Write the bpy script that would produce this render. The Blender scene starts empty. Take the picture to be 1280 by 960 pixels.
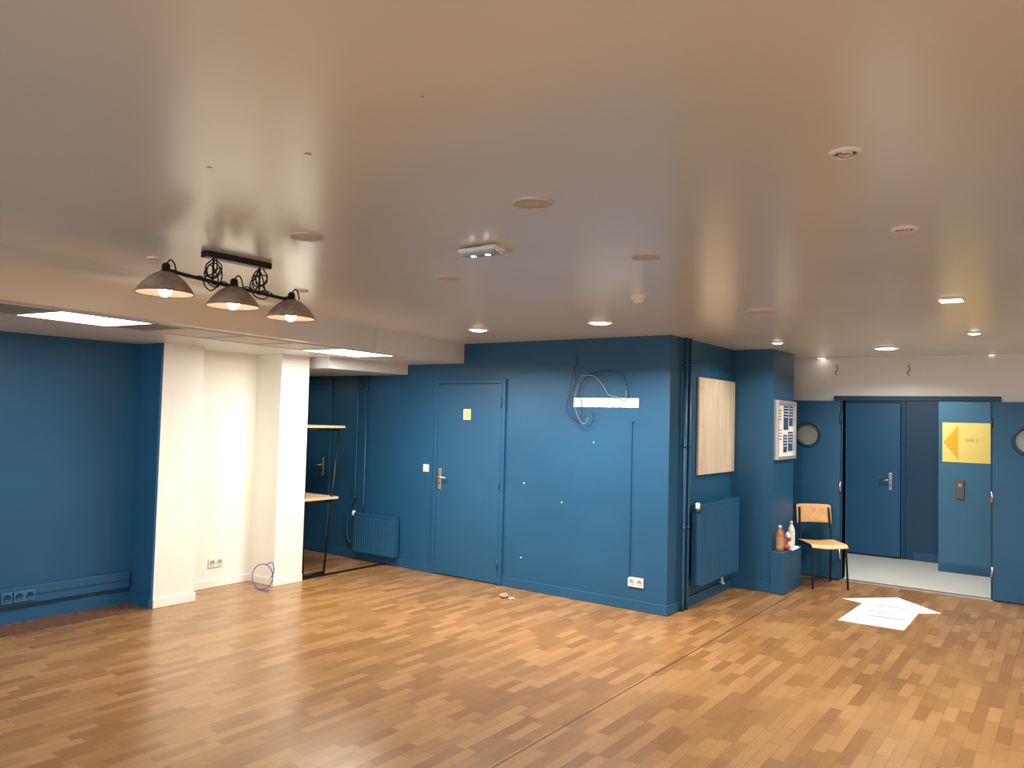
import bpy, bmesh, math, random
from mathutils import Vector, Matrix
random.seed(4)
PI=math.pi
S=bpy.context.scene
COL=S.collection
# ---------------------------------------------------------------- camera
FPX=965.0; HC=1.65
TH=math.radians(36.0); PT=math.radians(2.5); RL=math.radians(1.48)
F=Vector((-math.sin(TH)*math.cos(PT),math.cos(TH)*math.cos(PT),math.sin(PT)))
R0=Vector((math.cos(TH),math.sin(TH),0)); U0=R0.cross(F)
R=R0*math.cos(RL)+U0*math.sin(RL); U=U0*math.cos(RL)-R0*math.sin(RL)
CP=Vector((0,0,HC))
cd=bpy.data.cameras.new('camera'); cam=bpy.data.objects.new('camera',cd); COL.objects.link(cam)
cd.sensor_width=36; cd.lens=36*FPX/1280; cd.clip_start=.05
cam.matrix_world=Matrix(((R.x,U.x,-F.x,0),(R.y,U.y,-F.y,0),(R.z,U.z,-F.z,HC),(0,0,0,1)))
S.camera=cam
def P(px,py,ax,val):
    d=F+R*((px-640)/FPX)+U*((480-py)/FPX)
    i='xyz'.index(ax); t=(val-CP[i])/d[i]
    return CP+d*t
def dep(p): return (p-CP).dot(F)
# ---------------------------------------------------------------- materials
def mat(name,col,rough=.5,metal=0,bump=0,bscale=60,var=0,vscale=3,emit=None,estr=0,spec=.5,alpha=1,trans=0):
    m=bpy.data.materials.new(name); m.use_nodes=True; nt=m.node_tree; b=nt.nodes['Principled BSDF']
    b.inputs['Base Color'].default_value=(*col,1); b.inputs['Roughness'].default_value=rough
    b.inputs['Metallic'].default_value=metal; b.inputs['Specular IOR Level'].default_value=spec
    if trans: b.inputs['Transmission Weight'].default_value=trans
    if emit: b.inputs['Emission Color'].default_value=(*emit,1); b.inputs['Emission Strength'].default_value=estr
    tc=nt.nodes.new('ShaderNodeTexCoord')
    n=nt.nodes.new('ShaderNodeTexNoise'); n.inputs['Scale'].default_value=vscale; n.inputs['Detail'].default_value=5
    nt.links.new(tc.outputs['Object'],n.inputs['Vector'])
    r=nt.nodes.new('ShaderNodeValToRGB'); v=var if var else .02
    r.color_ramp.elements[0].position=.3; r.color_ramp.elements[1].position=.7
    r.color_ramp.elements[0].color=(*[c*(1-v) for c in col],1); r.color_ramp.elements[1].color=(*[min(1,c*(1+v)) for c in col],1)
    nt.links.new(n.outputs['Fac'],r.inputs['Fac']); nt.links.new(r.outputs['Color'],b.inputs['Base Color'])
    if bump:
        n2=nt.nodes.new('ShaderNodeTexNoise'); n2.inputs['Scale'].default_value=bscale; n2.inputs['Detail'].default_value=3
        nt.links.new(tc.outputs['Object'],n2.inputs['Vector'])
        bp=nt.nodes.new('ShaderNodeBump'); bp.inputs['Strength'].default_value=bump; bp.inputs['Distance'].default_value=.01
        nt.links.new(n2.outputs['Fac'],bp.inputs['Height']); nt.links.new(bp.outputs['Normal'],b.inputs['Normal'])
    return m
def wood_floor():
    m=bpy.data.materials.new('parquet_vinyl'); m.use_nodes=True; nt=m.node_tree; b=nt.nodes['Principled BSDF']; L=nt.links.new
    tc=nt.nodes.new('ShaderNodeTexCoord'); sp=nt.nodes.new('ShaderNodeSeparateXYZ'); L(tc.outputs['Object'],sp.inputs[0])
    def M(op,a,b_=None,c=None):
        n=nt.nodes.new('ShaderNodeMath'); n.operation=op
        for i,v in enumerate((a,b_,c)):
            if v is None: continue
            if isinstance(v,(int,float)): n.inputs[i].default_value=v
            else: L(v,n.inputs[i])
        return n.outputs[0]
    X,Y=sp.outputs[0],sp.outputs[1]
    xs=M('DIVIDE',X,.068); row=M('FLOOR',xs)
    w=nt.nodes.new('ShaderNodeTexWhiteNoise'); w.noise_dimensions='1D'; L(row,w.inputs['W'])
    ys=M('ADD',M('DIVIDE',Y,.27),M('MULTIPLY',w.outputs['Value'],7.0)); cell=M('FLOOR',ys)
    cb=nt.nodes.new('ShaderNodeCombineXYZ'); L(row,cb.inputs[0]); L(cell,cb.inputs[1])
    w2=nt.nodes.new('ShaderNodeTexWhiteNoise'); w2.noise_dimensions='3D'; L(cb.outputs[0],w2.inputs['Vector'])
    mp=nt.nodes.new('ShaderNodeMapping'); mp.inputs['Scale'].default_value=(60,8,1)
    ad=nt.nodes.new('ShaderNodeVectorMath'); ad.operation='ADD'; L(tc.outputs['Object'],ad.inputs[0]); L(w2.outputs['Color'],ad.inputs[1])
    L(ad.outputs[0],mp.inputs['Vector'])
    g=nt.nodes.new('ShaderNodeTexNoise'); g.inputs['Scale'].default_value=1.2; g.inputs['Detail'].default_value=4; L(mp.outputs[0],g.inputs['Vector'])
    big=nt.nodes.new('ShaderNodeTexNoise'); big.inputs['Scale'].default_value=.8; L(tc.outputs['Object'],big.inputs['Vector'])
    f=M('ADD',M('ADD',M('MULTIPLY',w2.outputs['Value'],.46),M('MULTIPLY',g.outputs['Fac'],.16)),M('MULTIPLY',big.outputs['Fac'],.25))
    r=nt.nodes.new('ShaderNodeValToRGB'); e=r.color_ramp.elements
    e[0].position=.2; e[0].color=(.225,.108,.034,1); e[1].position=.72; e[1].color=(.375,.208,.080,1)
    k=e.new(.46); k.color=(.300,.155,.053,1)
    L(f,r.inputs['Fac'])
    fx=M('FRACT',xs); fy=M('FRACT',ys)
    j=M('MAXIMUM',M('LESS_THAN',fx,.055),M('LESS_THAN',fy,.016))
    seam=M('LESS_THAN',M('ABSOLUTE',M('ADD',X,2.22)),.006)
    dk=M('MAXIMUM',M('MULTIPLY',j,.30),M('MULTIPLY',seam,.72))
    mx=nt.nodes.new('ShaderNodeMix'); mx.data_type='RGBA'; L(dk,mx.inputs['Factor']); L(r.outputs['Color'],mx.inputs['A']); mx.inputs['B'].default_value=(.05,.022,.008,1)
    L(mx.outputs['Result'],b.inputs['Base Color'])
    rr=M('MULTIPLY',big.outputs['Fac'],.12); L(M('ADD',rr,.21),b.inputs['Roughness'])
    return m
def grain(name,c1,c2,axis=2,rough=.45,sc=14):
    m=bpy.data.materials.new(name); m.use_nodes=True; nt=m.node_tree; b=nt.nodes['Principled BSDF']; L=nt.links.new
    tc=nt.nodes.new('ShaderNodeTexCoord'); mp=nt.nodes.new('ShaderNodeMapping'); s=[sc]*3; s[axis]=1.2; mp.inputs['Scale'].default_value=s
    n=nt.nodes.new('ShaderNodeTexNoise'); n.inputs['Scale'].default_value=1.6; n.inputs['Detail'].default_value=6; n.inputs['Distortion'].default_value=.6
    r=nt.nodes.new('ShaderNodeValToRGB'); r.color_ramp.elements[0].position=.3; r.color_ramp.elements[1].position=.7
    r.color_ramp.elements[0].color=(*c1,1); r.color_ramp.elements[1].color=(*c2,1)
    L(tc.outputs['Object'],mp.inputs[0]); L(mp.outputs[0],n.inputs['Vector']); L(n.outputs['Fac'],r.inputs['Fac']); L(r.outputs['Color'],b.inputs['Base Color'])
    b.inputs['Roughness'].default_value=rough
    return m
BL=(.015,.088,.188)
M={}
M['blue']=mat('blue_paint',BL,.42,bump=.15,bscale=140,var=.08,vscale=1.5,spec=.38)
M['bluedoor']=mat('blue_gloss_door',(.015,.091,.193),.40,bump=.06,bscale=90,var=.05,spec=.4)
M['bluepipe']=mat('blue_pipe_paint',(.012,.075,.160),.42,var=.05,spec=.4)
M['bluedark']=mat('dark_blue_paint',(.010,.054,.113),.45,var=.05,spec=.35)  # darker blue for frames, radiator backs, small fittings and the corridor wall
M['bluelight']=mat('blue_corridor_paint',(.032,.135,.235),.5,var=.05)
M['white']=mat('cream_wall_paint',(.88,.86,.78),.42,bump=.12,bscale=120,var=.03,vscale=2)
M['pinkwhite']=mat('off_white_wall_paint',(.70,.70,.69),.45,bump=.12,bscale=120,var=.03,vscale=2)
M['ceil']=mat('ceiling_satin_paint',(.655,.675,.645),.23,var=.03,vscale=1.2,spec=1.0)
M['soff']=mat('soffit_paint',(.68,.70,.68),.33,var=.03)
M['tile']=mat('soffit_tile',(.66,.64,.58),.6,bump=.2,bscale=200,var=.04,vscale=30)
M['floor']=wood_floor(); M['ctile']=mat('corridor_speckled_floor',(.60,.60,.56),.4,var=.14,vscale=60)
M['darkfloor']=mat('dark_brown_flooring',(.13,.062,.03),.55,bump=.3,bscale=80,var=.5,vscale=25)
M['black']=mat('black_metal',(.014,.013,.013),.4,metal=.4)
M['cable']=mat('black_cable',(.012,.012,.014),.5)
M['cablegrey']=mat('grey_cable',(.3,.3,.31),.5)
M['cabledim']=mat('dim_cable',(.10,.09,.09),.5)
M['print']=mat('grey_print',(.20,.20,.22),.6)
M['cableblue']=mat('blue_cable',(.01,.05,.35),.4)
M['bronze']=mat('bronze_shade',(.33,.26,.215),.5,var=.28,vscale=24)
M['shadein']=mat('cream_shade_lining',(.27,.22,.18),.6)
M['bulb']=mat('warm_bulb',(1,.8,.55),.3,emit=(1,.80,.58),estr=46)
M['lit']=mat('lit_diffuser',(1,.95,.85),.4,emit=(1,.90,.74),estr=11)
M['litdim']=mat('dim_diffuser',(1,.95,.85),.4,emit=(1,.90,.74),estr=5)
M['litcool']=mat('lit_panel_diffuser',(1,.97,.9),.4,emit=(1,.94,.84),estr=6)
M['led']=mat('led',(.8,.9,1),.3,emit=(.75,.9,1),estr=6)
M['pw']=mat('white_plastic',(.75,.74,.70),.35)
M['pgrey']=mat('greige_plastic',(.52,.51,.48),.5)
M['darkgrey']=mat('dark_recess',(.08,.07,.06),.6)
M['chrome']=mat('brushed_steel',(.62,.6,.56),.28,metal=1)
M['brass']=mat('brass',(.72,.6,.4),.3,metal=.9)
M['clear']=mat('clear_plastic',(.8,.85,.88),.15,trans=.6)
M['glass']=mat('porthole_glass',(.22,.25,.23),.12,var=.2,vscale=6)
M['panelwood']=grain('pale_panel_wood',(.54,.44,.32),(.70,.60,.46),2)
M['shelfwood']=grain('shelf_oak',(.55,.38,.22),(.72,.54,.34),0)
M['chairwood']=grain('chair_plywood',(.60,.32,.12),(.74,.45,.20),1,.35)
M['yellow']=mat('yellow_paper',(.87,.68,.19),.6)
M['cream']=mat('cream_notice',(.82,.70,.34),.6)
M['orange']=mat('orange_print',(.82,.42,.02),.6)
M['brownprint']=mat('brown_print',(.45,.28,.06),.6)
M['ink']=mat('dark_ink',(.03,.03,.05),.6)
M['navyprint']=mat('navy_print',(.03,.07,.16),.5,var=.4,vscale=20)
M['paper']=mat('white_paper',(.78,.80,.82),.6)
M['aluframe']=mat('aluminium_frame',(.6,.6,.58),.35,metal=.6)
M['juice']=mat('orange_bottle',(.42,.15,.03),.3)
M['red']=mat('red_plastic',(.5,.04,.02),.4)
M['cardboard']=mat('brown_cardboard',(.42,.28,.16),.8,var=.3,vscale=40)
# ---------------------------------------------------------------- builders
W={}
class MB:
    def __init__(s): s.bm=bmesh.new(); s.mi=0
    def _f(s,vs,smooth=False):
        try:
            f=s.bm.faces.new(vs); f.material_index=s.mi; f.smooth=smooth; return f
        except ValueError: return None
    def box(s,x0,x1,y0,y1,z0,z1):
        x0,x1=min(x0,x1),max(x0,x1); y0,y1=min(y0,y1),max(y0,y1); z0,z1=min(z0,z1),max(z0,z1)
        v=[s.bm.verts.new(p) for p in ((x0,y0,z0),(x1,y0,z0),(x1,y1,z0),(x0,y1,z0),(x0,y0,z1),(x1,y0,z1),(x1,y1,z1),(x0,y1,z1))]
        for q in ((3,2,1,0),(4,5,6,7),(0,1,5,4),(1,2,6,5),(2,3,7,6),(3,0,4,7)): s._f([v[i] for i in q])
        return s
    def prism(s,pts,z0,z1):
        a=sum(pts[i][0]*pts[(i+1)%len(pts)][1]-pts[(i+1)%len(pts)][0]*pts[i][1] for i in range(len(pts)))
        if a<0: pts=pts[::-1]
        lo=[s.bm.verts.new((p[0],p[1],z0)) for p in pts]; hi=[s.bm.verts.new((p[0],p[1],z1)) for p in pts]
        s._f(lo[::-1]); s._f(hi); n=len(pts)
        for i in range(n): s._f([lo[i],lo[(i+1)%n],hi[(i+1)%n],hi[i]])
        return s
    def lathe(s,prof,o=(0,0,0),seg=32,axis='z',smooth=True):
        rings=[]
        for r,z in prof:
            if r<1e-6:
                p=(0,0,z); pts=[p]
            else: pts=[(r*math.cos(2*PI*i/seg),r*math.sin(2*PI*i/seg),z) for i in range(seg)]
            out=[]
            for p in pts:
                if axis=='y': p=(p[0],p[2],-p[1])
                elif axis=='x': p=(p[2],p[0],p[1])
                out.append(s.bm.verts.new((p[0]+o[0],p[1]+o[1],p[2]+o[2])))
            rings.append(out)
        for a,b in zip(rings,rings[1:]):
            for i in range(seg):
                j=(i+1)%seg
                if len(a)==1 and len(b)==1: break
                if len(a)==1: s._f([a[0],b[j],b[i]],smooth)
                elif len(b)==1: s._f([a[i],a[j],b[0]],smooth)
                else: s._f([a[i],a[j],b[j],b[i]],smooth)
        return s
    def tube(s,pts,r,seg=8,smoothpath=0,closed=False):
        pts=[Vector(p) for p in pts]
        if smoothpath:
            out=[]; n=len(pts)
            rng=n if closed else n-1
            for i in range(rng):
                g=lambda k: pts[k%n] if closed else pts[max(0,min(n-1,k))]
                p0,p1,p2,p3=g(i-1),g(i),g(i+1),g(i+2)
                for k in range(smoothpath):
                    t=k/smoothpath
                    out.append(.5*((2*p1)+(p2-p0)*t+(2*p0-5*p1+4*p2-p3)*t*t+(3*p1-p0-3*p2+p3)*t**3))
            if not closed: out.append(pts[-1])
            pts=out
        n=len(pts); rings=[]; nrm=None
        for i in range(n):
            if closed: t=pts[(i+1)%n]-pts[i-1]
            else: t=pts[min(i+1,n-1)]-pts[max(i-1,0)]
            t.normalize()
            if nrm is None:
                a=Vector((0,0,1)) if abs(t.z)<.9 else Vector((1,0,0)); nrm=t.cross(a).normalized()
            else:
                nrm=(nrm-t*nrm.dot(t)); nrm.normalize()
            b=t.cross(nrm)
            rings.append([s.bm.verts.new(pts[i]+(nrm*math.cos(2*PI*k/seg)+b*math.sin(2*PI*k/seg))*r) for k in range(seg)])
        for i in range(n if closed else n-1):
            a,c=rings[i],rings[(i+1)%n]
            for k in range(seg): s._f([a[k],a[(k+1)%seg],c[(k+1)%seg],c[k]],True)
        if not closed: s._f(rings[0][::-1]); s._f(rings[-1])
        return s
    def sheet(s,fn,nu,nv,th=0):
        g=[[s.bm.verts.new(fn(i/nu,j/nv)) for j in range(nv+1)] for i in range(nu+1)]
        for i in range(nu):
            for j in range(nv): s._f([g[i][j],g[i+1][j],g[i+1][j+1],g[i][j+1]],True)
        return s
    def build(s,name,mats,parent=None,world=False,bev=0,solid=0):
        bmesh.ops.recalc_face_normals(s.bm,faces=s.bm.faces[:])
        if world and parent: bmesh.ops.transform(s.bm,matrix=W[parent.name].inverted(),verts=s.bm.verts[:])
        me=bpy.data.meshes.new(name); s.bm.to_mesh(me); s.bm.free()
        o=bpy.data.objects.new(name,me); COL.objects.link(o)
        for m in (mats if isinstance(mats,(list,tuple)) else [mats]): me.materials.append(m)
        if parent: o.parent=parent; W[o.name]=W[parent.name]
        else: W[o.name]=Matrix.Identity(4)
        if solid:
            d=o.modifiers.new('solid','SOLIDIFY'); d.thickness=solid; d.offset=0
        if bev:
            d=o.modifiers.new('bevel','BEVEL'); d.width=bev; d.segments=2; d.limit_method='ANGLE'
        return o
def st(o): o['kind']='structure'; return o
def tag(o,label,cat,group=None):
    o['label']=label; o['category']=cat
    if group: o['group']=group
    return o
def thing(name,label,cat,loc,rz=0,group=None):
    o=bpy.data.objects.new(name,None); COL.objects.link(o); o.location=loc; o.rotation_euler=(0,0,rz); o.empty_display_size=.1
    W[o.name]=Matrix.Translation(Vector(loc))@Matrix.Rotation(rz,4,'Z')
    return tag(o,label,cat,group)
def text(body,size,m,parent,mw,name='lettering'):
    c=bpy.data.curves.new('t','FONT'); c.body=body; c.size=size; c.extrude=.0006; c.align_x='CENTER'; c.align_y='CENTER'
    t=bpy.data.objects.new('t',c); COL.objects.link(t)
    me=bpy.data.meshes.new_from_object(t.evaluated_get(bpy.context.evaluated_depsgraph_get()))
    bpy.data.objects.remove(t); me.transform(mw); me.materials.clear(); me.materials.append(m)
    o=bpy.data.objects.new(name,me); COL.objects.link(o); o.parent=parent; return o
# ---------------------------------------------------------------- room constants
H=2.40; SZ=2.20
WY=6.17; SX=-2.80; PY=7.72; PX=-2.40; PE=8.42; FY=8.93
LX=-6.15; LR=-6.50
BACK=-3.0; RIGHT=3.2
# floor
st(MB().box(-9,RIGHT,BACK,FY,-.1,0).build('floor',M['floor']))
st(MB().box(-3.2,1.5,FY,11.2,-.1,0).build('floor_corridor',M['ctile']))
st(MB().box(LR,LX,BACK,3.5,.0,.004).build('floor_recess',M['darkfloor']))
st(MB().box(-2.03,-.63,FY-.03,FY+.02,0,.008).build('trim_1',M['chrome']))
st(MB().box(LX-.03,LX+.01,5.0,WY,0,.012).build('trim_2',M['black']))
# ceiling
st(MB().box(-9,RIGHT,BACK,11.2,H,H+.15).build('ceiling',M['ceil']))
e0=P(0,374,'z',SZ); e1=P(580,455,'y',WY); e1=Vector((e1.x,WY,SZ)); u=(e1-e0).normalized(); u.z=0; nrm=Vector((-u.y,u.x,0))
eb=e0+u*((BACK-e0.y)/u.y)
st(MB().prism([(eb.x,BACK),(e1.x,WY),(-9,WY),(-9,BACK)],SZ,H).build('ceiling_soffit',M['soff']))
# coved transition between the main ceiling and the lowered one, fading out towards the shelf recess
s_b=(BACK-e0.y)/u.y
def cove(a,t):
    s=s_b+a*(3.1-s_b)
    k=min(1,max(0,(3.1-s)/2.2)); k=k*k*(3-2*k)
    w=.006+.42*k
    p=e0+u*s-nrm*(w*(1-t)+.001)
    return (p.x,p.y,H-.0005-(H-SZ-.0005)*(t**1.9))
st(MB().sheet(cove,60,14).build('trim_5',M['ceil']))
st(MB().box(-9,-5.9,5.06,WY,2.09,SZ-.001).build('ceiling_soffit_low',M['soff']))
# walls
st(MB().box(-6.9,LR,BACK,3.5,0,SZ).build('wall_left',M['blue']))
st(MB().box(LR,LX,3.48,3.5,0,SZ).build('wall_left_return',M['blue']))
st(MB().prism([(-6.9,3.5),(LX,3.5),(LX,3.87),(LR,3.87),(LR,4.67),(-6.12,4.67),(-6.12,5.0),(-9,5.0),(-9,4.8),(-6.9,4.8)],0,SZ).build('wall_left_white',M['white']))
st(MB().box(-9.1,-9,4.8,WY,0,SZ).build('wall_alcove',M['blue']))
st(MB().prism([(-9,WY),(SX,WY),(SX,FY+.1),(SX-.15,FY+.1),(SX-.15,WY+.15),(-9,WY+.15)],0,H).build('wall_center',M['blue']))
st(MB().box(SX,PX,PY,PE,0,H).build('wall_pillar',M['blue']))
OX0,OX1,OZ=-2.02,-.65,1.93
fw=MB(); fw.box(SX,OX0,FY,FY+.12,0,H).box(OX1,RIGHT,FY,FY+.12,0,H).box(OX0,OX1,FY,FY+.12,OZ,H)
st(fw.build('wall_far',M['pinkwhite']))
st(MB().box(RIGHT,RIGHT+.1,BACK,FY+.12,0,H).build('wall_right',M['white']))
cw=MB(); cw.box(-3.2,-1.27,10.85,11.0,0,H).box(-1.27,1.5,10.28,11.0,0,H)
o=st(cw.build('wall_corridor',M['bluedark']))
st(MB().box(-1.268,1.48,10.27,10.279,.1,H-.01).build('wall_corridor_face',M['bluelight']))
st(MB().box(-3.3,-3.2,FY+.12,11,0,H).build('wall_corridor_left',M['blue']))
st(MB().box(1.5,1.6,FY+.12,11,0,H).build('wall_corridor_right',M['blue']))
# ledge box beside pillar
st(MB().box(PX,-2.27,PY-.04,8.28,0,.41).build('trim_3',M['blue'],bev=.006))
# baseboards
DX0=P(547,600,'y',WY).x; DX1=P(626,600,'y',WY).x
bb=MB(); bb.box(-9,DX0-.05,WY-.014,WY,0,.09); bb.box(DX1+.05,SX+.014,WY-.014,WY,0,.09)
st(bb.build('baseboard_center',M['bluedoor'],bev=.004))
bb=MB(); bb.box(SX,SX+.014,WY,PY,0,.09); bb.box(SX,PX+.0,PY-.014,PY,0,.09)
st(bb.build('baseboard_side',M['bluedoor'],bev=.004))
bb=MB(); bb.box(LX,LX+.012,3.5,3.88,0,.07); bb.box(LR,LR+.012,3.87,4.67,0,.07); bb.box(LR,-6.11,4.658,4.67,0,.07); bb.box(-6.12,-6.108,4.658,5.0,0,.07)
st(bb.build('baseboard_left_white',M['white'],bev=.003))
bb=MB(); bb.box(LR,LR+.015,BACK,3.48,0,.1); bb.box(LR,LX,3.466,3.48,0,.08)
st(bb.build('baseboard_left',M['bluedoor'],bev=.004))
bb=MB(); bb.box(-1.27,1.5,10.255,10.28,0,.1); bb.box(-1.62,-1.27,10.835,10.85,0,.1)
st(bb.build('baseboard_corridor',M['blue'],bev=.004))
# cable trunking on the recessed blue wall
tr=thing('cable_trunking','long blue painted cable trunking along the foot of the recessed left wall','trunking',(LR,0,0))
MB().box(LR+.001,LR+.05,BACK,3.46,.14,.27).build('duct',M['bluedoor'],tr,True,bev=.004)
MB().box(LR+.05,LR+.054,BACK,3.46,.2,.208).build('cover_lip',M['bluedark'],tr,True)
# ---------------------------------------------------------------- sockets
def socket(label,p,face,n=2,m='pw',well='pgrey',cat='socket',name='wall_socket',group='wall sockets'):
    rz=0 if face=='y-' else PI/2
    t=thing(name,label,cat,p,rz,group)
    w=.075*n
    MB().box(-w/2,w/2,-.012,0,-.042,.042).build('cover_plate',M[m],t,bev=.004)
    for i in range(n):
        x=-w/2+.0375+.075*i
        q=MB().lathe([(0,-.0125),(.022,-.0125),(.024,-.0155),(.026,-.0155),(.027,-.012)],(x,0,0),24,'y')
        r_=q.build('socket_well',M[well],t)
        for dx in (-.009,.009): MB().lathe([(0,-.017),(.003,-.017),(.003,-.0125)],(x+dx,0,0),10,'y').build('pin_hole',M['ink'],r_)
    return t
p=P(795,728,'y',WY); socket('white double socket low on the blue wall beside the thin conduit',p,'y-')
p=P(269,703,'x',LR); socket('small double socket low inside the white wall recess',p,'x+',2)
for k,(px,py) in enumerate(((8,748),(30,746))):
    p=P(px,py,'x',LR+.054); socket(['blue socket on the trunking at the left edge of the view','blue double socket on the trunking, second from the left edge'][k],(p.x,p.y,.205),'x+',2 if k else 1,'bluelight','bluedark')
# light switch
p=P(533,585,'y',WY)
t=thing('light_switch','white light switch beside the handle of the blue door','light switch',p)
MB().box(-.04,.04,-.01,0,-.04,.04).build('switch_plate',M['pw'],t,bev=.003)
MB().box(-.024,-.002,-.016,-.01,-.022,.022).build('rocker',M['pw'],t,bev=.002); MB().box(.002,.024,-.016,-.01,-.022,.022).build('rocker',M['pw'],t,bev=.002)
# ---------------------------------------------------------------- doors
def lever(parent,x,y,z,dirx,m,ph=.22):
    a=MB().box(x-.02,x+.02,y-.008,y,z-ph/2,z+ph/2).build('handle_plate',M[m],parent,bev=.004)
    b=MB(); b.tube([(x,y-.005,z+.02),(x,y-.05,z+.02),(x+dirx*.03,y-.055,z+.02),(x+dirx*.12,y-.055,z+.018)],.009,10).build('door_handle',M[m],a)
    MB().lathe([(0,-.003),(.008,-.003),(.008,0)],(x,y-.008,z-.05),14,'y').build('lock_cylinder',M['black'],a)
def frame(parent,x0,x1,y,zt,m,w=.045,d=.03,bottom=0):
    f=MB().box(x0-w,x0,y-d,y,bottom,zt+w).box(x1,x1+w,y-d,y,bottom,zt+w).box(x0,x1,y-d,y,zt,zt+w)
    return f.build('door_frame',M[m],parent,bev=.004)
d1=st(MB().box(DX0,DX1,WY-.02,WY-.001,.012,1.985).build('door_1',M['bluedoor'],bev=.003))
frame(d1,DX0-.003,DX1+.003,WY,1.988,'blue',.045,.024)
p=P(549,597,'y',WY-.02); lever(d1,DX0+.05,WY-.02,p.z-.01,1,'brass')
for z in (.2,1.0,1.8): MB().lathe([(0,-.05),(.008,-.05),(.008,.05),(0,.05)],(DX1+.002,WY-.026,z),12).build('hinge',M['bluepipe'],d1)
d5=st(MB().box(-7.95,-7.15,WY-.02,WY-.001,.012,1.99).build('door_2',M['blue'],bev=.003))
frame(d5,-7.955,-7.145,WY,1.995,'blue',.05,.03); p=P(407,583,'y',WY); lever(d5,-7.22,WY-.02,p.z,-1,'brass')
def porthole_door(name,x0,x1,cx,hingex):
    y0,y1=FY-.075,FY-.035
    bm=MB(); cz=1.55; r=.125; seg=32
    def edge(a):
        c,s_=math.cos(a),math.sin(a); hx=(x1-cx) if c>0 else (cx-x0); hz=(1.925-cz) if s_>0 else (cz-.012)
        t=min(hx/abs(c) if abs(c)>1e-6 else 9e9, hz/abs(s_) if abs(s_)>1e-6 else 9e9); return (cx+c*t,cz+s_*t)
    angs=[2*PI*i/seg for i in range(seg)]
    for X_,Z_ in ((x0,.012),(x1,.012),(x1,1.925),(x0,1.925)): angs.append(math.atan2(Z_-cz,X_-cx)%(2*PI))
    angs=sorted(angs); n=len(angs)
    V={}
    for y in (y0,y1):
        V[y]=([bm.bm.verts.new((cx+r*math.cos(a),y,cz+r*math.sin(a))) for a in angs],[bm.bm.verts.new((edge(a)[0],y,edge(a)[1])) for a in angs])
        for i in range(n):
            j=(i+1)%n; bm._f([V[y][0][i],V[y][0][j],V[y][1][j],V[y][1][i]])
    for k in (0,1):
        for i in range(n):
            j=(i+1)%n; bm._f([V[y0][k][i],V[y0][k][j],V[y1][k][j],V[y1][k][i]])
    d=st(bm.build(name,M['bluedoor']))
    rg=MB().lathe([(r-.012,y0+.01),(r-.012,y0-.008),(r+.012,y0-.012),(r+.022,y0)],(cx,0,cz),40,'y').build('porthole_ring',M['bluedark'],d)
    MB().lathe([(0,y0+.014),(r,y0+.014)],(cx,0,cz),40,'y').build('porthole_glass',M['glass'],rg)
    for z in (.28,1.0,1.72): MB().lathe([(0,-.05),(.011,-.05),(.011,.05),(0,.05)],(hingex,y0-.004,z),12).build('hinge',M['chrome'] if z<1.5 else M['bluedark'],d)
    return d
porthole_door('door_3',-2.71,-2.035,-2.365,-2.03)
porthole_door('door_4',-.63,.05,-.33,-.635)
df=st(MB().box(OX0-.09,OX0,FY-.03,FY+.14,0,OZ+.05).box(OX1,OX1+.09,FY-.03,FY+.14,0,OZ+.05).box(OX0,OX1,FY-.03,FY+.14,OZ,OZ+.05).build('trim_4',M['bluedark'],bev=.004))
d4=st(MB().box(-2.5,-1.76,10.80,10.84,.02,1.96).build('door_5',M['bluedoor'],bev=.003))
frame(d4,-2.505,-1.755,10.85,1.965,'bluedark',.05,.02)
p=P(1113,602,'y',10.80); lever(d4,p.x,10.80,p.z,-1,'chrome')
# door sign
p=P(584,518,'y',WY-.022)
t=thing('door_sign','small square cream yellow sign on the blue door','sign',p)
MB().box(-.048,.048,-.003,0,-.055,.055).build('sign_plate',M['cream'],t)
q=MB().lathe([(.022,-.0035),(.026,-.004),(.028,-.0035)],(0,0,.008),24,'y'); q.box(-.02,.02,-.0045,-.003,-.038,-.033); q.build('sign_symbol',M['brownprint'],t)
# corridor sign
a=P(1178,528,'y',10.265); b=P(1240,580,'y',10.265)
t=thing('paper_sign','large yellow paper sign with an orange arrow pointing left in the corridor','sign',((a.x+b.x)/2,10.268,(a.z+b.z)/2))
w,h=(b.x-a.x),(a.z-b.z)
MB().box(-w/2,w/2,-.003,0,-h/2,h/2).build('sheet',M['yellow'],t)
MB().prism([(-w/2+.012,0),(-w/2+.16,h/2-.03),(-w/2+.16,-h/2+.03)],0,.001).build('arrow',M['orange'],t).data.transform(Matrix.Translation((0,-.0035,0))@Matrix.Rotation(PI/2,4,'X'))
text('Salle 2',.05,M['brownprint'],t,Matrix.Translation((.05,-.0045,.03))@Matrix.Rotation(PI/2,4,'X'))
p=P(1200,612,'y',10.265)
t=thing('wall_plate','narrow grey metal plate on the corridor wall under the yellow sign','wall plate',(p.x,10.268,p.z))
MB().box(-.045,.045,-.012,0,-.11,.11).build('plate',M['cabledim'],t,bev=.004)
MB().box(-.02,.02,-.016,-.012,.03,.07).build('button',M['cablegrey'],t)
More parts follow.
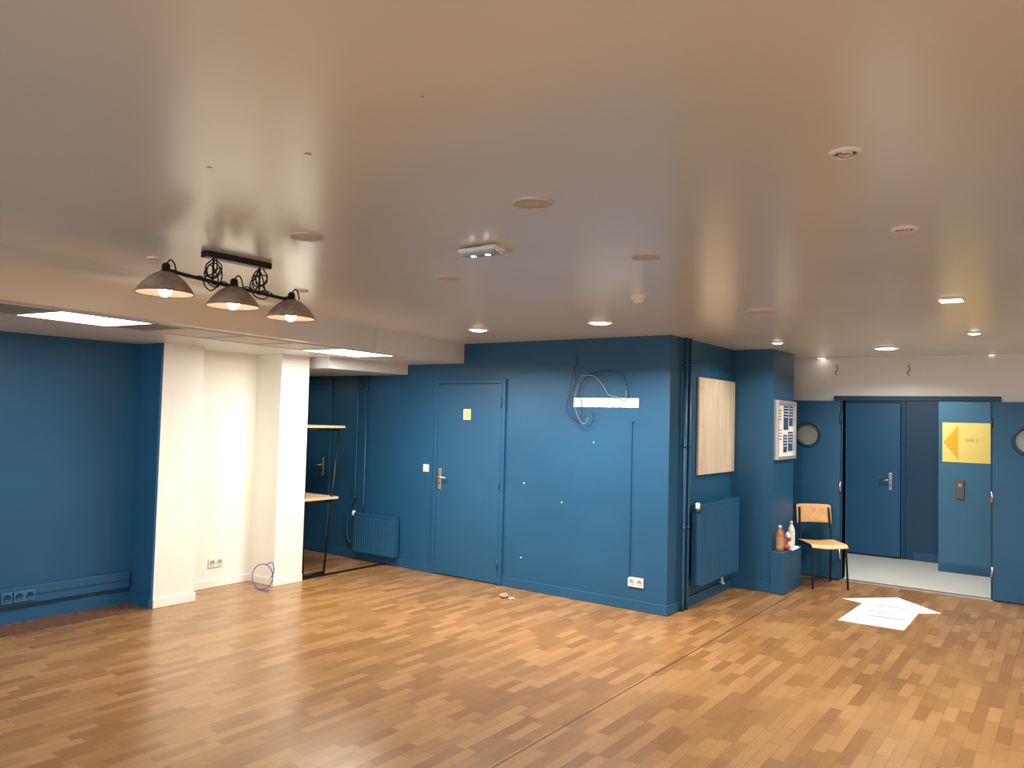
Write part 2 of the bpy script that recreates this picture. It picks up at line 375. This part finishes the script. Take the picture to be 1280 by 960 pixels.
# ---------------------------------------------------------------- radiators
def radiator(label,loc,rz,w,h,dp,valve):
    t=thing('radiator',label,'radiator',loc,rz,'blue panel radiators')
    n=int(w/.035); pts=[(0,-dp+.03)]
    for i in range(n):
        x=w*i/n; s=w/n
        pts+= [(x+.05*s,-dp+.004),(x+.3*s,-dp+.001),(x+.7*s,-dp+.001),(x+.95*s,-dp+.004)]
    pts+=[(w,-dp+.03)]
    MB().prism(pts,.02,h-.025).build('front_panel',M['blue'],t)
    MB().box(0,w,-.055,-.035,.02,h-.025).build('rear_panel',M['bluedark'],t)
    for x in (-.006,w-.002): MB().box(x,x+.008,-dp,-.03,.01,h-.005).build('side_panel',M['blue'],t,bev=.002)
    for z0,z1 in ((h-.03,h),(.005,.03)): MB().box(0,w,-dp,-dp+.012,z0,z1).build('edge_rail',M['blue'],t,bev=.003)
    g=MB()
    k=int(w/.03)
    for i in range(k): g.box(w*i/k+.004,w*i/k+.016,-dp+.01,-.035,h-.012,h-.006)
    g.box(0,w,-dp+.01,-dp+.02,h-.012,h-.004).box(0,w,-.045,-.035,h-.012,h-.004); g.build('top_grille',M['blue'],t)
    for x in (.12,w-.12): MB().box(x-.015,x+.015,-.04,0,h-.12,h-.05).build('bracket',M['bluedark'],t)
    v=MB().tube([(-.03,-dp*.8,h-.05),(0,-dp*.8,h-.05)],.011,10).build('valve',M['chrome'],t)
    MB().lathe([(0,0),(.02,0),(.022,.012),(.02,.05),(.012,.056),(0,.056)],(-.03,-dp*.8,h-.04),18).build('valve_knob',M['pw'],v)
    return t
a=P(443,640,'y',WY-.1); b=P(493,640,'y',WY-.1)
radiator('small blue panel radiator on the wall left of the yellow signed door',(a.x,WY,.10),0,b.x-a.x,.44,.1,0)
a=P(877,640,'x',SX+.12); b=P(924,640,'x',SX+.12)
radiator('large blue panel radiator below the pale wooden board',(SX,a.y,.19),PI/2,b.y-a.y,.73,.12,0)
t=tag(MB().tube([(SX+.06,7.3,.19),(SX+.06,7.3,.12),(SX+.06,7.34,.1),(SX+.001,7.38,.1)],.011,10,4).build('pipe_stub',M['pw']),'short white pipe stub under the large radiator','pipe')
# vertical pipes
def pipe(label,x,y,z0,z1,r,wd,pts=None,group='vertical heating pipes'):
    t=thing('heating_pipe',label,'pipe',(x,y,z0),0,group)
    pp=[(0,0,z1-z0),(0,0,.06),(0,0,0)] if not pts else [(0,0,z1-z0),(0,0,.3)]+pts
    MB().tube(pp,r,12,4 if pts else 0).build('pipe_run',M['bluepipe'],t)
    for f in (.3,.6,.9):
        z=(z1-z0)*f
        c=MB().lathe([(r,-.012),(r+.005,-.012),(r+.005,.012),(r,.012)],(0,0,z),16).build('clamp',M['bluepipe'],t)
        e=(wd[0],wd[1])
        MB().tube([(e[0]*.3,e[1]*.3,z),(e[0],e[1],z)],.006,8).build('clamp_bolt',M['bluedark'],c)
q=P(446,550,'y',WY-.035)
pipe('blue painted vertical pipe left of the small radiator, running to its valve',q.x,WY-.035,.5,2.09,.014,(0,.036),[(0,0,.22),(-.05,0,.12),(-.10,0,.02),(-.11,0,-.2),(-.08,0,-.3),(-.03,-.01,-.32)])
q=P(457,550,'y',WY-.035)
pipe('blue painted vertical pipe above the small radiator, nearer the door',q.x,WY-.035,.56,2.09,.014,(0,.036))
for y,l in ((6.42,'dark blue vertical pipe just round the wall corner'),(6.51,'dark blue vertical pipe nearer the wooden board')):
    pipe(l,SX+.035,y,0,H,.015,(-.036,0))
# wooden board
ya,yb=P(873,530,'x',SX+.02).y,PY-.03
za=P(873,471,'x',SX+.02).z; zb=P(873,594,'x',SX+.02).z
t=thing('wall_board','pale wooden board mounted on the blue side wall above the large radiator','board',(SX,ya,zb))
MB().box(.004,.024,0,yb-ya,0,za-zb).build('board_panel',M['panelwood'],t,bev=.002)
for yy in (.06,(yb-ya)-.06):
    for zz in (.1,.45,.8): MB().lathe([(0,.026),(.006,.0255),(.007,.024)],(0,yy,zz),10,'x').build('screw_head',M['darkgrey'],t)
# notice board on pillar
ya,yb=PY+.04,PE-.03; zt=P(968,500,'x',PX).z; zb=P(968,575,'x',PX).z
t=thing('notice_board','glazed white notice board with leaflets on the blue pillar','notice board',(PX,ya,zb))
w=yb-ya;h=zt-zb
MB().box(.002,.012,0,w,0,h).build('backing',M['paper'],t)
fr=MB().box(.002,.04,0,.035,0,h).box(.002,.04,w-.035,w,0,h).box(.002,.04,.035,w-.035,0,.035).box(.002,.04,.035,w-.035,h-.035,h); fr.build('frame',M['aluframe'],t,bev=.004)
for (y0,y1,z0,z1,m) in ((.07,.2,.36,.52,'pw'),(.26,.42,.3,.55,'navyprint'),(.45,.6,.34,.55,'navyprint'),(.07,.22,.1,.32,'paper'),(.26,.38,.07,.25,'navyprint'),(.42,.6,.08,.28,'navyprint')):
    y1=min(y1,w-.05); z1=min(z1,h-.05)
    k=MB().box(.0125,.0145,y0,y1,z0,z1).build('leaflet',M[m],t)
    l=MB()
    for i in range(4): l.box(.0146,.0152,y0+.015,y1-.02,z1-.02-.03*i-.008,z1-.02-.03*i)
    l.build('print_lines',M['paper'] if m=='navyprint' else M['ink'],k)
# ---------------------------------------------------------------- mounting strip and cables on door wall
a=P(717,497,'y',WY-.01); b=P(798,510,'y',WY-.01)
t=thing('mounting_strip','torn white strip left on the blue wall where cables hang','strip',(a.x,WY,b.z))
w=b.x-a.x; h=a.z-b.z
n=26; top=[]; bot=[]
for i in range(n+1):
    x=w*i/n; top.append((x,h*(.97+.03*random.random()))); bot.append((x,h*.06*random.random()))
q=MB().prism(bot+top[::-1],0,.006); o=q.build('strip_plate',M['paper'],t); o.data.transform(Matrix.Translation((0,-.001,0))@Matrix.Rotation(PI/2,4,'X'))
for i in range(12): MB().lathe([(0,-.0085),(.004,-.0085),(.004,-.007)],(w*(i+.5)/12,0,h*(.35+.3*(i%2))),8,'y').build('screw_hole',M['darkgrey'],t)
def wcable(name,label,pts,r,m,y=WY-.02,cat='cable'):
    v=[]
    for i,(px,py) in enumerate(pts):
        v.append(P(px,py,'y',y-.012*math.sin(i*1.3)**2))
    return tag(MB().tube(v,r,8,6).build(name,m),label,cat,'loose cables on the blue wall')
wcable('wall_cable','black cable dropping from the ceiling and looping left of the white strip',[(719,440),(722,452),(718,462),(720,478),(712,494),(708,508),(712,520),(722,525),(728,514),(726,498)],.0032,M['cable'])
wcable('wall_cable','dark cable arched over the top of the white strip',[(724,497),(728,478),(742,466),(760,463),(778,468),(783,480),(786,498)],.0032,M['cable'])
wcable('wall_cable','pale grey cable bowed above the white strip with its end bent down',[(727,470),(742,470),(754,482),(760,493),(770,496),(781,500),(783,488)],.0034,M['cablegrey'])
wcable('wall_cable','thin cable hanging in a loop below the white strip',[(716,470),(712,490),(716,516),(726,534),(738,532),(742,520),(738,512)],.0026,M['cable'])
wcable('wall_cable','grey cable hanging beside the left end of the white strip',[(723,480),(718,500),(722,520),(730,530),(736,522)],.0026,M['cablegrey'])
a=P(790,528,'y',WY); b=P(787,722,'y',WY)
t=thing('wall_conduit','thin blue conduit running down the wall to the white socket','conduit',(a.x,WY,0))
MB().box(-.008,.008,-.012,0,b.z,a.z).build('conduit_run',M['bluepipe'],t,bev=.002)
MB().box(-.012,.02,-.014,0,a.z,a.z+.012).build('conduit_cap',M['bluedoor'],t)
for i,(px,py,l) in enumerate(((702,628,'tiny white wall plug in the middle of the blue wall'),(651,697,'tiny white wall plug low beside the blue door'),(655,604,'tiny white wall plug right of the blue door'),(742,553,'tiny white wall plug below the hanging cables'))):
    p=P(px,py,'y',WY); tag(MB().lathe([(0,-.004),(.006,-.0035),(.008,0)],p,10,'y').build('wall_plug',M['pw']),l,'wall plug','wall plugs')
for px,l in ((1046,'short dark cable stub on the white wall left of the double doorway'),(1136,'short dark cable stub on the white wall above the double doorway')):
    p=P(px,460,'y',FY-.01)
    tag(MB().tube([p+Vector((0,.01,.03)),p+Vector((0,-.02,.02)),p+Vector((.015,-.03,-.02)),p+Vector((-.01,-.02,-.05)),p+Vector((.005,-.01,-.08))],.0045,8,5).build('cable_stub',M['cabledim']),l,'cable')
# ---------------------------------------------------------------- ceiling fixtures
def ring(r,inner,th=.008): return MB().lathe([(inner,0),(inner,-th*.6),(inner+(r-inner)*.3,-th),(r-.003,-th*.6),(r,0)],(0,0,0),40)
def fixture(kind,px,py,rp,label,power=0,dm='lit'):
    p=P(px,py,'z',H); r=rp*dep(p)/FPX
    nm={'speaker':'ceiling_speaker','off':'downlight','lit':'downlight','square':'downlight'}[kind]
    t=thing(nm,label,'speaker' if kind=='speaker' else 'downlight',(p.x,p.y,H),0,'ceiling speakers' if kind=='speaker' else 'recessed ceiling downlights')
    if kind=='speaker':
        ring(r,r*.88,.01).build('rim',M['pgrey'],t)
        g=MB().lathe([(0,-.007),(r*.5,-.0068),(r*.89,-.005)],(0,0,0),40).build('grille',M['pgrey'],t)
        for k in range(3): MB().lathe([(r*(.25+.2*k),-.0074),(r*(.28+.2*k),-.0078),(r*(.31+.2*k),-.0072)],(0,0,0),32).build('grille_ring',M['pgrey'],g)
    elif kind=='off':
        ring(r,r*.68,.01).build('trim_ring',M['pw'],t)
        MB().lathe([(0,-.001),(r*.7,-.001)],(0,0,0),32).build('recess_cup',M['darkgrey'],t)
        MB().lathe([(0,-.014),(r*.3,-.013),(r*.42,-.008),(r*.45,-.001)],(0,0,0),24).build('lamp_face',M['chrome'],t)
    elif kind=='lit':
        ring(r*1.12,r*.9,.01).build('trim_ring',M['pw'],t)
        hh=.016 if dm=='lit' else .014
        MB().lathe([(0,-hh),(r*.6,-hh*.9),(r*.92,-.004)],(0,0,0),32).build('diffuser',M[dm],t)
    else:
        fr=MB().box(-r,r,-r,-r*.85,-.01,0).box(-r,r,r*.85,r,-.01,0).box(-r,-r*.85,-r*.85,r*.85,-.01,0).box(r*.85,r,-r*.85,r*.85,-.01,0)
        fr.build('trim_frame',M['pw'],t); MB().box(-r*.85,r*.85,-r*.85,r*.85,-.012,-.001).build('diffuser',M['lit'],t)
    if power:
        ld=bpy.data.lights.new('downlight_lamp','AREA'); ld.shape='DISK'; ld.size=r*1.6; ld.energy=power*1.7; ld.color=(1,.93,.82); ld.spread=math.radians(150)
        lo=bpy.data.objects.new('downlight_lamp',ld); COL.objects.link(lo); lo.location=(p.x,p.y,H-.02)
fixture('speaker',666,253,26,'largest round ceiling speaker, in the middle of the ceiling')
fixture('speaker',384,295,22,'round ceiling speaker above and right of the hanging lamp')
fixture('speaker',808,320,20,'round ceiling speaker beyond the large one, above the smoke detector')
fixture('speaker',560,347,16,'small round ceiling speaker below and left of the emergency light')
fixture('speaker',952,389,19,'round ceiling speaker between the smoke detector and the square downlight')
fixture('off',1057,190,20,'unlit recessed downlight, nearest one on the right of the ceiling')
fixture('off',1130,286,16,'unlit recessed downlight, second nearest on the right of the ceiling')
fixture('off',377,363,9,'small unlit downlight just above the right lamp shade')
fixture('off',192,322,8,'small unlit downlight above the left lamp shade')
fixture('lit',750,403,15,'bright round downlight in front of the cable strip wall',34)
fixture('lit',598,412,12,'bright round downlight above the blue door with the yellow sign',22)
fixture('lit',1108,435,14,'bright round downlight in front of the double doorway',13)
fixture('square',1189,374,14,'bright square downlight on the right of the ceiling',18)
fixture('lit',1218,416,8,'small lit downlight beyond the square one',6)
fixture('lit',972,428,7,'small lit downlight by the top of the blue pillar',7)
fixture('lit',1240,443,7,'small lit downlight at the far right above the right porthole door',0,'litdim')
fixture('lit',1027,447,6,'tiny lit downlight close to the far white wall',0,'litdim')
# smoke detector
p=P(798,370,'z',H)
t=thing('smoke_detector','white smoke detector hanging under the ceiling beside a round speaker','smoke detector',(p.x,p.y,H))
MB().lathe([(0,-.01),(.045,-.01),(.047,0)],(0,0,0),32).build('base',M['pw'],t)
MB().lathe([(0,-.044),(.024,-.042),(.031,-.034),(.031,-.024),(.038,-.02),(.04,-.01)],(0,0,0),32).build('sensor_housing',M['pw'],t)
# emergency light
p=P(602,308,'z',H)
t=thing('emergency_light','white emergency light box with two glowing lamps on the ceiling','emergency light',(p.x,p.y,H))
MB().lathe([(0,-.012),(.065,-.012),(.07,0)],(.05,.05,0),32).build('mount_plate',M['pgrey'],t)
MB().box(-.105,.105,-.04,.04,-.026,-.008).build('housing',M['pw'],t,bev=.006)
d=MB().box(-.095,.095,-.036,.036,-.042,-.026).build('diffuser',M['clear'],t,bev=.006)
for x in (-.04,.04): MB().lathe([(0,-.0445),(.011,-.044),(.013,-.039)],(x,-.005,0),16).build('lamp',M['led'],d)
# plaster patches
for px,py,r,l in ((385,192,.008,'small dark paint chip on the ceiling above the hanging lamp'),(262,209,.006,'tiny scuff on the ceiling at upper left'),(528,120,.003,'tiny dark speck near the top middle of the ceiling')):
    p=P(px,py,'z',H); q=[(p.x+r*(1+.5*(-1)**k)*math.cos(k*PI/5),p.y+r*(1+.5*(-1)**k)*math.sin(k*PI/5)) for k in range(10)]
    tag(MB().prism(q,H-.0015,H).build('paint_chip',M['cablegrey']),l,'paint chip','ceiling paint chips')
# ---------------------------------------------------------------- soffit panels
def sq(s0,s1,o0,o1):
    return [tuple((e0+u*s+nrm*o)[:2]) for s,o in ((s0,o0),(s1,o0),(s1,o1),(s0,o1))]
def inset(pts,k):
    c=[sum(p[i] for p in pts)/4 for i in (0,1)]
    return [(p[0]+(c[0]-p[0])*k,p[1]+(c[1]-p[1])*k) for p in pts]
def panel(s0,s1,kind,label,o0=.10,o1=.60):
    pts=sq(s0,s1,o0,o1); c=[sum(p[i] for p in pts)/4 for i in (0,1)]
    nm={'light':'ceiling_panel_light','vent':'ceiling_vent','tile':'ceiling_tile'}[kind]
    t=thing(nm,label,{'light':'panel light','vent':'vent','tile':'ceiling tile'}[kind],(c[0],c[1],SZ),0,{'light':'panel lights in the lowered ceiling','vent':'vents in the lowered ceiling','tile':'tiles in the lowered ceiling'}[kind])
    ins=inset(pts,.06)
    f=MB()
    for i in range(4):
        j=(i+1)%4; f.prism([pts[i],pts[j],ins[j],ins[i]],SZ-.008,SZ)
    f.build('frame',M['aluframe'] if kind!='tile' else M['pgrey'],t,True)
    if kind=='light': MB().prism(ins,SZ-.006,SZ-.001).build('diffuser',M['litcool'],t,True)
    elif kind=='tile': MB().prism(ins,SZ-.004,SZ-.001).build('tile_face',M['tile'],t,True)
    else:
        MB().prism(ins,SZ-.003,SZ-.001).build('backing',M['darkgrey'],t,True)
        n=9
        for k in range(n):
            a0=o0+.03+(o1-o0-.06)*k/n; MB().prism(sq(s0+.03,s1-.03,a0,a0+.02),SZ-.008,SZ-.003).build('slat',M['cablegrey'],t,True)
panel(-.27,.36,'vent','dark slatted vent in the lowered ceiling at the left edge')
panel(.38,1.0,'light','bright panel light in the lowered ceiling, nearest, at the left')
panel(1.02,1.25,'vent','narrow slatted vent just beyond the near panel light')
tl=['plain tile in the lowered ceiling beyond the narrow vent','plain tile in the lowered ceiling, middle of the three','plain tile in the lowered ceiling just before the far panel light']
for k in range(3): panel(1.27+.5*k,1.75+.5*k,'tile',tl[k])
panel(2.78,3.53,'light','bright panel light in the lowered ceiling near the white pier')
for s0,s1,pw in ((.42,.95,32),(2.83,3.48,44)):
    c=e0+u*((s0+s1)/2)+nrm*.35
    ld=bpy.data.lights.new('panel_lamp','AREA'); ld.shape='RECTANGLE'; ld.size=.42; ld.size_y=s1-s0; ld.energy=pw; ld.color=(1,.96,.89)
    lo=bpy.data.objects.new('panel_lamp',ld); COL.objects.link(lo); lo.location=(c.x,c.y,SZ-.02); lo.rotation_euler=(0,0,math.atan2(u.y,u.x)-PI/2)
# ---------------------------------------------------------------- hanging lamp
lx=-3.31; ys=(1.875,2.226,2.57); zb=2.25; zs=(zb+.012,zb-.002,zb-.018)
t=thing('ceiling_lamp','black bar ceiling lamp with three glowing bronze dome shades','lamp',(lx,2.23,H))
MB().box(lx-.03,lx+.03,2.06,2.42,H-.03,H).build('ceiling_plate',M['black'],t,True,bev=.004)
for y in (2.11,2.37): MB().tube([(lx,y,H-.03),(lx,y,zb-.002)],.005,10).build('rod',M['black'],t,True)
MB().tube([(lx,1.875,zs[0]+.02),(lx,1.93,zs[0]+.01),(lx,2.226,zs[1]+.004),(lx,2.5,zs[2]+.006),(lx,2.57,zs[2]+.004)],.009,12,3).build('bar',M['black'],t,True)
LP1=[(0,-.035),(.034,-.055),(.040,-.095),(.004,-.125),(-.036,-.10),(-.028,-.065),(.012,-.075),(.034,-.12),(.012,-.155),(-.026,-.14),(-.006,-.15)]
LP2=[(-.01,-.035),(-.042,-.07),(-.022,-.115),(.016,-.11),(.028,-.07),(-.004,-.05),(-.036,-.10),(-.026,-.15),(.016,-.165),(.045,-.135),(.02,-.15)]
LP3=[(.01,-.03),(.02,-.09),(-.03,-.12),(-.05,-.16),(-.02,-.185),(.02,-.17),(.05,-.12),(.03,-.07),(.0,-.10),(.015,-.15)]
for k,y in enumerate((2.11,2.37)):
    for q,LP in enumerate((LP1,LP2,LP3)):
        sgn=1 if k==0 else -1
        MB().tube([(lx+.014*math.sin(i*1.7+q),y+sgn*a_,H+b_) for i,(a_,b_) in enumerate(LP)],.0034,7,5).build('hanging_cable',M['cable'],t,True)
pts=[(lx+.012*math.cos(i*1.1),1.89+(2.56-1.89)*i/30,zs[0]+.012-.03*i/30+.009*math.sin(i*1.1)) for i in range(31)]
MB().tube(pts,.003,6,3).build('bar_cable',M['cable'],t,True)
for k,y in enumerate(ys):
    z=zs[k]
    sh=MB()
    outer=[(.018,.008),(.03,.004),(.046,-.004),(.07,-.02),(.09,-.04),(.105,-.058),(.118,-.078),(.124,-.09)]
    sh.lathe(outer,(lx,y,z),48); sh.mi=1
    sh.lathe([(r-.003,zz-.002) for r,zz in outer],(lx,y,z),48)
    s=sh.build('lamp_shade',[M['bronze'],M['shadein']],t,True)
    MB().lathe([(.1225,-.0905),(.126,-.0935),(.1275,-.0905),(.125,-.0875),(.1225,-.0905)],(lx,y,z),48).build('rim',M['bronze'],s,True)
    MB().lathe([(0,.045),(.012,.045),(.018,.035),(.02,.01),(.028,.006),(.028,-.012),(.018,-.02),(0,-.02)],(lx,y,z),24).build('lamp_holder',M['black'],t,True)
    MB().lathe([(0,-.108),(.012,-.106),(.025,-.094),(.029,-.078),(.025,-.058),(.014,-.040),(.012,-.018)],(lx,y,z),24).build('bulb',M['bulb'],t,True)
    MB().tube([(lx,y,z+.04),(lx+.015,y+.01,z+.06),(lx+.005,y+.035,z+.05),(lx,y+.05,z+.012)],.0035,7,5).build('feed_cable',M['cable'],t,True)
# ---------------------------------------------------------------- shelf desk in the alcove
t=thing('shelving_desk','black framed shelving unit with oak shelves beside the white pier','shelf',(-6.2,5.1,0))
b=.014
def bar(x0,y0,z0,x1,y1,z1,nm): 
    MB().tube([(x0,y0,z0),(x1,y1,z1)],b,4).build(nm,M['black'],t,True)
for x in (-6.22,-7.0):
    bar(x,5.09,0,x,5.07,1.49,'leg'); bar(x,5.36,0,x,5.50,1.49,'leg')
    bar(x,5.09,.02,x,5.36,.02,'foot_bar'); bar(x,5.08,.745,x,5.43,.745,'cross_bar'); bar(x,5.07,1.48,x,5.5,1.48,'cross_bar')
MB().box(-7.03,-6.19,5.05,5.56,1.495,1.52).build('shelf_board',M['shelfwood'],t,True,bev=.003)
MB().box(-7.03,-6.19,5.05,5.50,.76,.785).build('shelf_board',M['shelfwood'],t,True,bev=.003)
# ---------------------------------------------------------------- school chair
def chair(loc,rz):
    t=thing('school_chair','wooden school chair with dark metal legs beside the blue pillar','chair',loc,rz)
    w=.165
    MB().sheet(lambda a,b_:((a-.5)*.37,-.19+b_*.38,.445-.012*math.sin(PI*a)+(.0 if b_<.85 else -.03*((b_-.85)/.15)**2)),14,14).build('seat',M['chairwood'],t,solid=.012,bev=.003)
    MB().sheet(lambda a,b_:((a-.5)*.37,-.215-.04*math.sin(PI*a)-.03*b_,.62+.19*b_-(.012 if a in(0,1) and b_ in(0,1) else 0)),14,6).build('backrest',M['chairwood'],t,solid=.011,bev=.003)
    for s in (-1,1):
        MB().tube([(s*w,.15,.43),(s*(w+.004),.165,.38),(s*(w+.015),.19,0)],.011,10,3).build('leg',M['black'],t)
        MB().tube([(s*(w+.012),-.22,0),(s*w,-.175,.40),(s*w,-.185,.5),(s*(w-.01),-.228,.78)],.011,10,4).build('leg',M['black'],t)
        MB().tube([(s*w,-.175,.425),(s*w,.15,.425)],.01,8).build('seat_rail',M['black'],t)
    MB().tube([(-w,.14,.425),(w,.14,.425)],.009,8).build('cross_rail',M['black'],t); MB().tube([(-w,-.175,.425),(w,-.175,.425)],.009,8).build('cross_rail',M['black'],t)
chair((-2.1,8.44,0),math.radians(-143))
# ---------------------------------------------------------------- clutter on ledge
L=.41
def bottle(label,x,y,r,h,body,cap,lab):
    t=thing('bottle',label,'bottle',(x,y,L),0,'bottles on the low ledge')
    MB().lathe([(0,.001),(r*.9,.001),(r,.012),(r,h*.3),(r*.93,h*.38),(r,h*.46),(r,h*.62),(r*.8,h*.74),(r*.4,h*.86),(r*.35,h*.9),(0,h*.9)],(0,0,0),24).build('body',M[body],t)
    MB().lathe([(0,h),(r*.38,h),(r*.42,h*.98),(r*.42,h*.89),(0,h*.89)],(0,0,0),20).build('cap',M[cap],t)
    if lab: MB().lathe([(r*1.03,h*.12),(r*1.03,h*.56)],(0,0,0),24).build('label',M[lab],t)
bottle('orange bottle with a brown label at the left end of the ledge',-2.33,7.75,.036,.25,'juice','pw','cardboard')
bottle('tall white bottle standing beside the chair on the ledge',-2.345,8.18,.035,.25,'pw','pw','paper')
bottle('short dark bottle between the orange and the white ones',-2.355,7.93,.034,.18,'navyprint','red','juice')
bottle('small white bottle with a red label in the middle of the ledge',-2.345,8.06,.03,.18,'pw','red','red')
def crumple(name,label,x,y,z,r,m,cat,fl=.6,g=None):
    bm=MB()
    seg,rg=14,8
    rnd=random.Random(int((x+y)*977))
    rings=[]
    for i in range(rg+1):
        a=PI*i/rg; row=[]
        for k in range(seg):
            q=r*(1+rnd.uniform(-.28,.28)); row.append(bm.bm.verts.new((x+q*math.sin(a)*math.cos(2*PI*k/seg),y+q*math.sin(a)*math.sin(2*PI*k/seg),max(z,z+r*fl+q*fl*math.cos(a)))))
        rings.append(row)
    for i in range(rg):
        for k in range(seg): bm._f([rings[i][k],rings[i][(k+1)%seg],rings[i+1][(k+1)%seg],rings[i+1][k]])
    return tag(bm.build(name,M[m]),label,cat,g)
crumple('crumpled_tissue','crumpled white tissue at the front edge of the ledge',-2.30,8.0,L,.035,'paper','tissue',.9)
crumple('red_cloth','small red rag on the ledge near the orange bottle',-2.30,7.86,L,.035,'red','rag',.6)
tag(MB().sheet(lambda a,b_:(-2.36+.1*a,7.93+.26*b_,L+.003-(.10*max(0,a-.85))),8,6).build('paper_sheet',M['paper'],solid=.001),'white paper sheet lying flat on the ledge under the bottles','paper')
# ---------------------------------------------------------------- on the floor
ap=[(1047,775),(1130,788),(1148,767),(1177,767),(1122,747),(1053,748),(1078,754)]
ap=[P(x,y,'z',.002) for x,y in ap]
t=thing('paper_arrow','large white paper arrow on the floor pointing to the double doorway','paper arrow',(ap[0].x,ap[0].y,0))
MB().prism([(p.x,p.y) for p in ap],.001,.003).build('arrow_sheet',M['paper'],t,True)
rnd=random.Random(3)
for (x0,y0,x1,y1) in ((1078,768,1126,775),(1084,763,1122,768.5),(1096,757,1132,761)):
    l=MB(); a=P(x0,y0,'z',.003);b_=P(x1,y1,'z',.003); dd=(b_-a); nn=Vector((-dd.y,dd.x,0)).normalized()
    pts=[a+dd*(i/40)+nn*(.012*math.sin(i*2.4)+rnd.uniform(-.01,.01))+Vector((0,0,.0015)) for i in range(41)]
    l.tube(pts,.0022,4); l.build('handwriting_line',M['print'],t,True)
for (x0,y0,x1,y1) in ((1063,764,1139,777),(1092,751,1112,785)):
    a=P(x0,y0,'z',.003);b_=P(x1,y1,'z',.003)
    MB().tube([a+Vector((0,0,.0005)),b_+Vector((0,0,.0005))],.0014,4).build('sheet_joint',M['cablegrey'],t,True)
p=P(630,747,'z',0); crumple('crumpled_wrapper','small crumpled brown wrapper on the floor in front of the blue wall',p.x,p.y,0,.04,'cardboard','wrapper',.5)
p=P(639,749,'z',0); crumple('cardboard_scrap','flat pale scrap next to the crumpled brown wrapper on the floor',p.x,p.y,0,.025,'panelwood','scrap',.3)
c=Vector((-6.06,4.50,.125)); pts=[]
for i in range(20):
    a=2*PI*i/20; pts.append(c+Vector((.095*math.cos(a)*.8,.095*math.cos(a)*.6,.115*math.sin(a))))
cb=MB().tube(pts,.004,8,3,True); cb.tube([c+Vector((.02,.015,.11)),c+Vector((.07,.05,.13)),c+Vector((.085,.06,.05)),c+Vector((.05,.05,-.02))],.004,8,5)
cb.tube([c+Vector((-.05,-.05,-.1)),c+Vector((0,-.02,-.119)),c+Vector((.08,.02,-.119))],.004,8,4)
tag(cb.build('cable_loop',M['cableblue']),'loop of blue cable standing against the foot of the white pier','cable')
# ---------------------------------------------------------------- lights
def area(x,y,z,sx,sy,e,col):
    ld=bpy.data.lights.new('unseen_lamp','AREA'); ld.shape='RECTANGLE'; ld.size=sx; ld.size_y=sy; ld.energy=e; ld.color=col
    lo=bpy.data.objects.new('unseen_lamp',ld); COL.objects.link(lo); lo.location=(x,y,z); return lo
for x,y,e_ in ((0.8,4.2,44),(-1.5,-1.2,34),(1.5,0.6,38),(-4.2,-.8,36),(1.6,7.2,36)):
    area(x,y,H-.02,.5,.5,e_,(1,.95,.88))  # fill lamps added out of view, no fixtures modelled
area(-1.6,9.45,H-.03,.8,.4,32,(1,.96,.88)); area(-7.3,5.6,2.06,.3,.3,2,(1,.8,.55))
wd=bpy.data.worlds.new('world'); S.world=wd; wd.use_nodes=True
wd.node_tree.nodes['Background'].inputs[0].default_value=(.97,.98,1,1); wd.node_tree.nodes['Background'].inputs[1].default_value=2.1
S.view_settings.view_transform='Standard'
S.view_settings.look='None'
